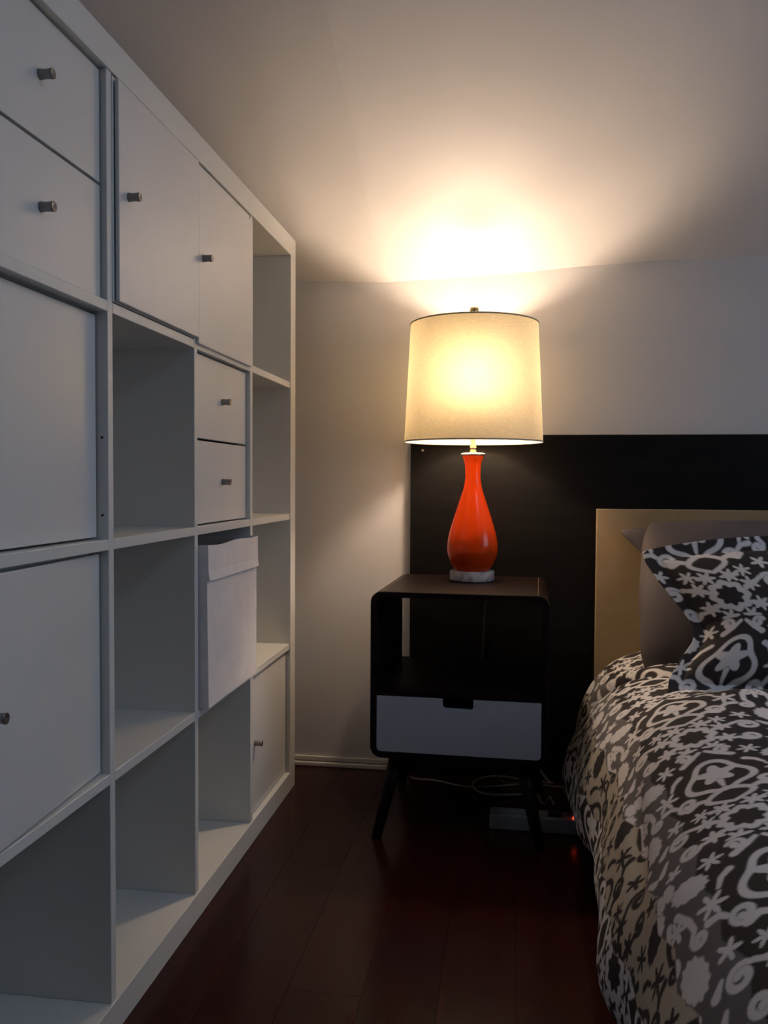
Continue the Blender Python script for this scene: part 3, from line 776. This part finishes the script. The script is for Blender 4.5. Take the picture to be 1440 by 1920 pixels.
# harp: two thin arms round the bulb up to the finial
hp = [(0.020, 0, z2 + 0.03), (0.05, 0, z2 + 0.10), (0.056, 0, ZBULB + 0.02), (0.035, 0, zs1 - 0.03), (0.0, 0, zs1 - 0.012)]
tube('harp', [(-a, b, c) for a, b, c in hp] + [(a, b, c) for a, b, c in hp[-2::-1]], 0.0018, 'brass', lamp, 8)
lathe('finial', [(0.0, zs1 - 0.010), (0.006, zs1 - 0.010), (0.006, zs1 - 0.004), (0.0035, zs1), (0.0035, zs1 + 0.006), (0.0060, zs1 + 0.020), (0.0110, zs1 + 0.024), (0.0115, zs1 + 0.041), (0.0095, zs1 + 0.044), (0.0, zs1 + 0.044)], 'brass', lamp, 24)
sh = lathe('lamp_shade', [(SR0, zs0), (SR0 - (SR0 - SR1) * 0.25, zs0 + (zs1 - zs0) * 0.25), ((SR0 + SR1) / 2, (zs0 + zs1) / 2), (SR0 - (SR0 - SR1) * 0.75, zs0 + (zs1 - zs0) * 0.75), (SR1, zs1)], 'shade', lamp, 96)
def torus(name, Rr, r, z, mat, parent):
    v, f = [], []; n, m_ = 96, 8
    for i in range(n):
        a = 2 * math.pi * i / n
        for k in range(m_):
            b = 2 * math.pi * k / m_; v.append(((Rr + r * math.cos(b)) * math.cos(a), (Rr + r * math.cos(b)) * math.sin(a), z + r * 1.3 * math.sin(b)))
    for i in range(n):
        for k in range(m_):
            i2, k2 = (i + 1) % n, (k + 1) % m_; f.append((i * m_ + k, i2 * m_ + k, i2 * m_ + k2, i * m_ + k2))
    return link_mesh(name, v, f, mat, parent, True)
torus('shade_trim', SR0, 0.0016, zs0, 'shade_trim', sh); torus('shade_trim', SR1, 0.0016, zs1, 'shade_trim', sh)
# spider: three thin spokes from the top ring to the finial
for k in range(3):
    a = math.radians(90 + 120 * k)
    tube('spider_arm', [(0.006 * math.cos(a), 0.006 * math.sin(a), zs1 - 0.008), (SR1 * 0.5 * math.cos(a), SR1 * 0.5 * math.sin(a), zs1 - 0.008), (SR1 * 0.99 * math.cos(a), SR1 * 0.99 * math.sin(a), zs1 - 0.002)], 0.0014, 'brass', sh, 6, 3)

# ------------------------------------------------------------------ cords and power strip on the floor
ps = thing('power_strip', 'pale power strip on the floor under the nightstand with red light', 'power strip', (0.085, 2.112, 0), -0.03)
box('strip_body', (-0.130, -0.026, 0.0), (0.130, 0.026, 0.038), 'white_plastic', ps, 0.006, 3)
for k in range(4):
    box('socket_plate', (-0.105 + k * 0.048, -0.016, 0.038), (-0.069 + k * 0.048, 0.016, 0.0392), 'white_plastic', ps, 0.0004)
box('plug', (0.010, -0.020, 0.0393), (0.042, 0.018, 0.052), 'black_plastic', ps, 0.005, 2)
lathe('indicator_light', [(0.0, 0.046), (0.0035, 0.045), (0.0045, 0.0395), (0.0045, 0.0375)], 'led', ps, 14).location = (0.072, -0.020, 0.0)

CR = 0.0032
tag(tube('lamp_cord', [(-0.085, 2.345, 0.5885), (-0.075, 2.375, 0.5890), (-0.070, 2.405, 0.585), (-0.066, 2.425, 0.54), (-0.073, 2.430, 0.44), (-0.075, 2.430, 0.30), (-0.062, 2.430, 0.16), (-0.045, 2.43, 0.05), (-0.02, 2.42, 0.006), (0.03, 2.41, 0.0045)], CR, 'dark_cord', None, 8, 10),
    'thin dark lamp cord hanging down behind the nightstand', 'cord')
tag(tube('power_cable', [(-0.275, 2.41, 0.006), (-0.255, 2.404, 0.004), (-0.20, 2.40, 0.004), (-0.15, 2.375, 0.004), (-0.10, 2.365, 0.004), (-0.04, 2.38, 0.004), (0.03, 2.405, 0.004), (0.09, 2.41, 0.004), (0.125, 2.405, 0.004), (0.20, 2.40, 0.004)], CR, 'cord', None, 8, 8),
    'grey cord lying straight along the foot of the headboard panel', 'cord')
tag(tube('power_cable', [(0.075, 2.448, 0.05), (0.105, 2.425, 0.015), (0.118, 2.408, 0.0115), (0.08, 2.415, 0.0115), (0.03, 2.425, 0.0125), (-0.02, 2.442, 0.0115), (-0.07, 2.430, 0.010), (-0.098, 2.375, 0.0110), (-0.08, 2.315, 0.010), (-0.03, 2.300, 0.010), (0.03, 2.325, 0.0050), (0.078, 2.325, 0.0045),
          (0.082, 2.27, 0.010), (0.090, 2.20, 0.03), (0.100, 2.145, 0.068), (0.110, 2.128, 0.0565)], CR, 'cord', None, 8, 8),
    'grey looped cord coiled beneath the nightstand, ending at the power strip', 'cord')
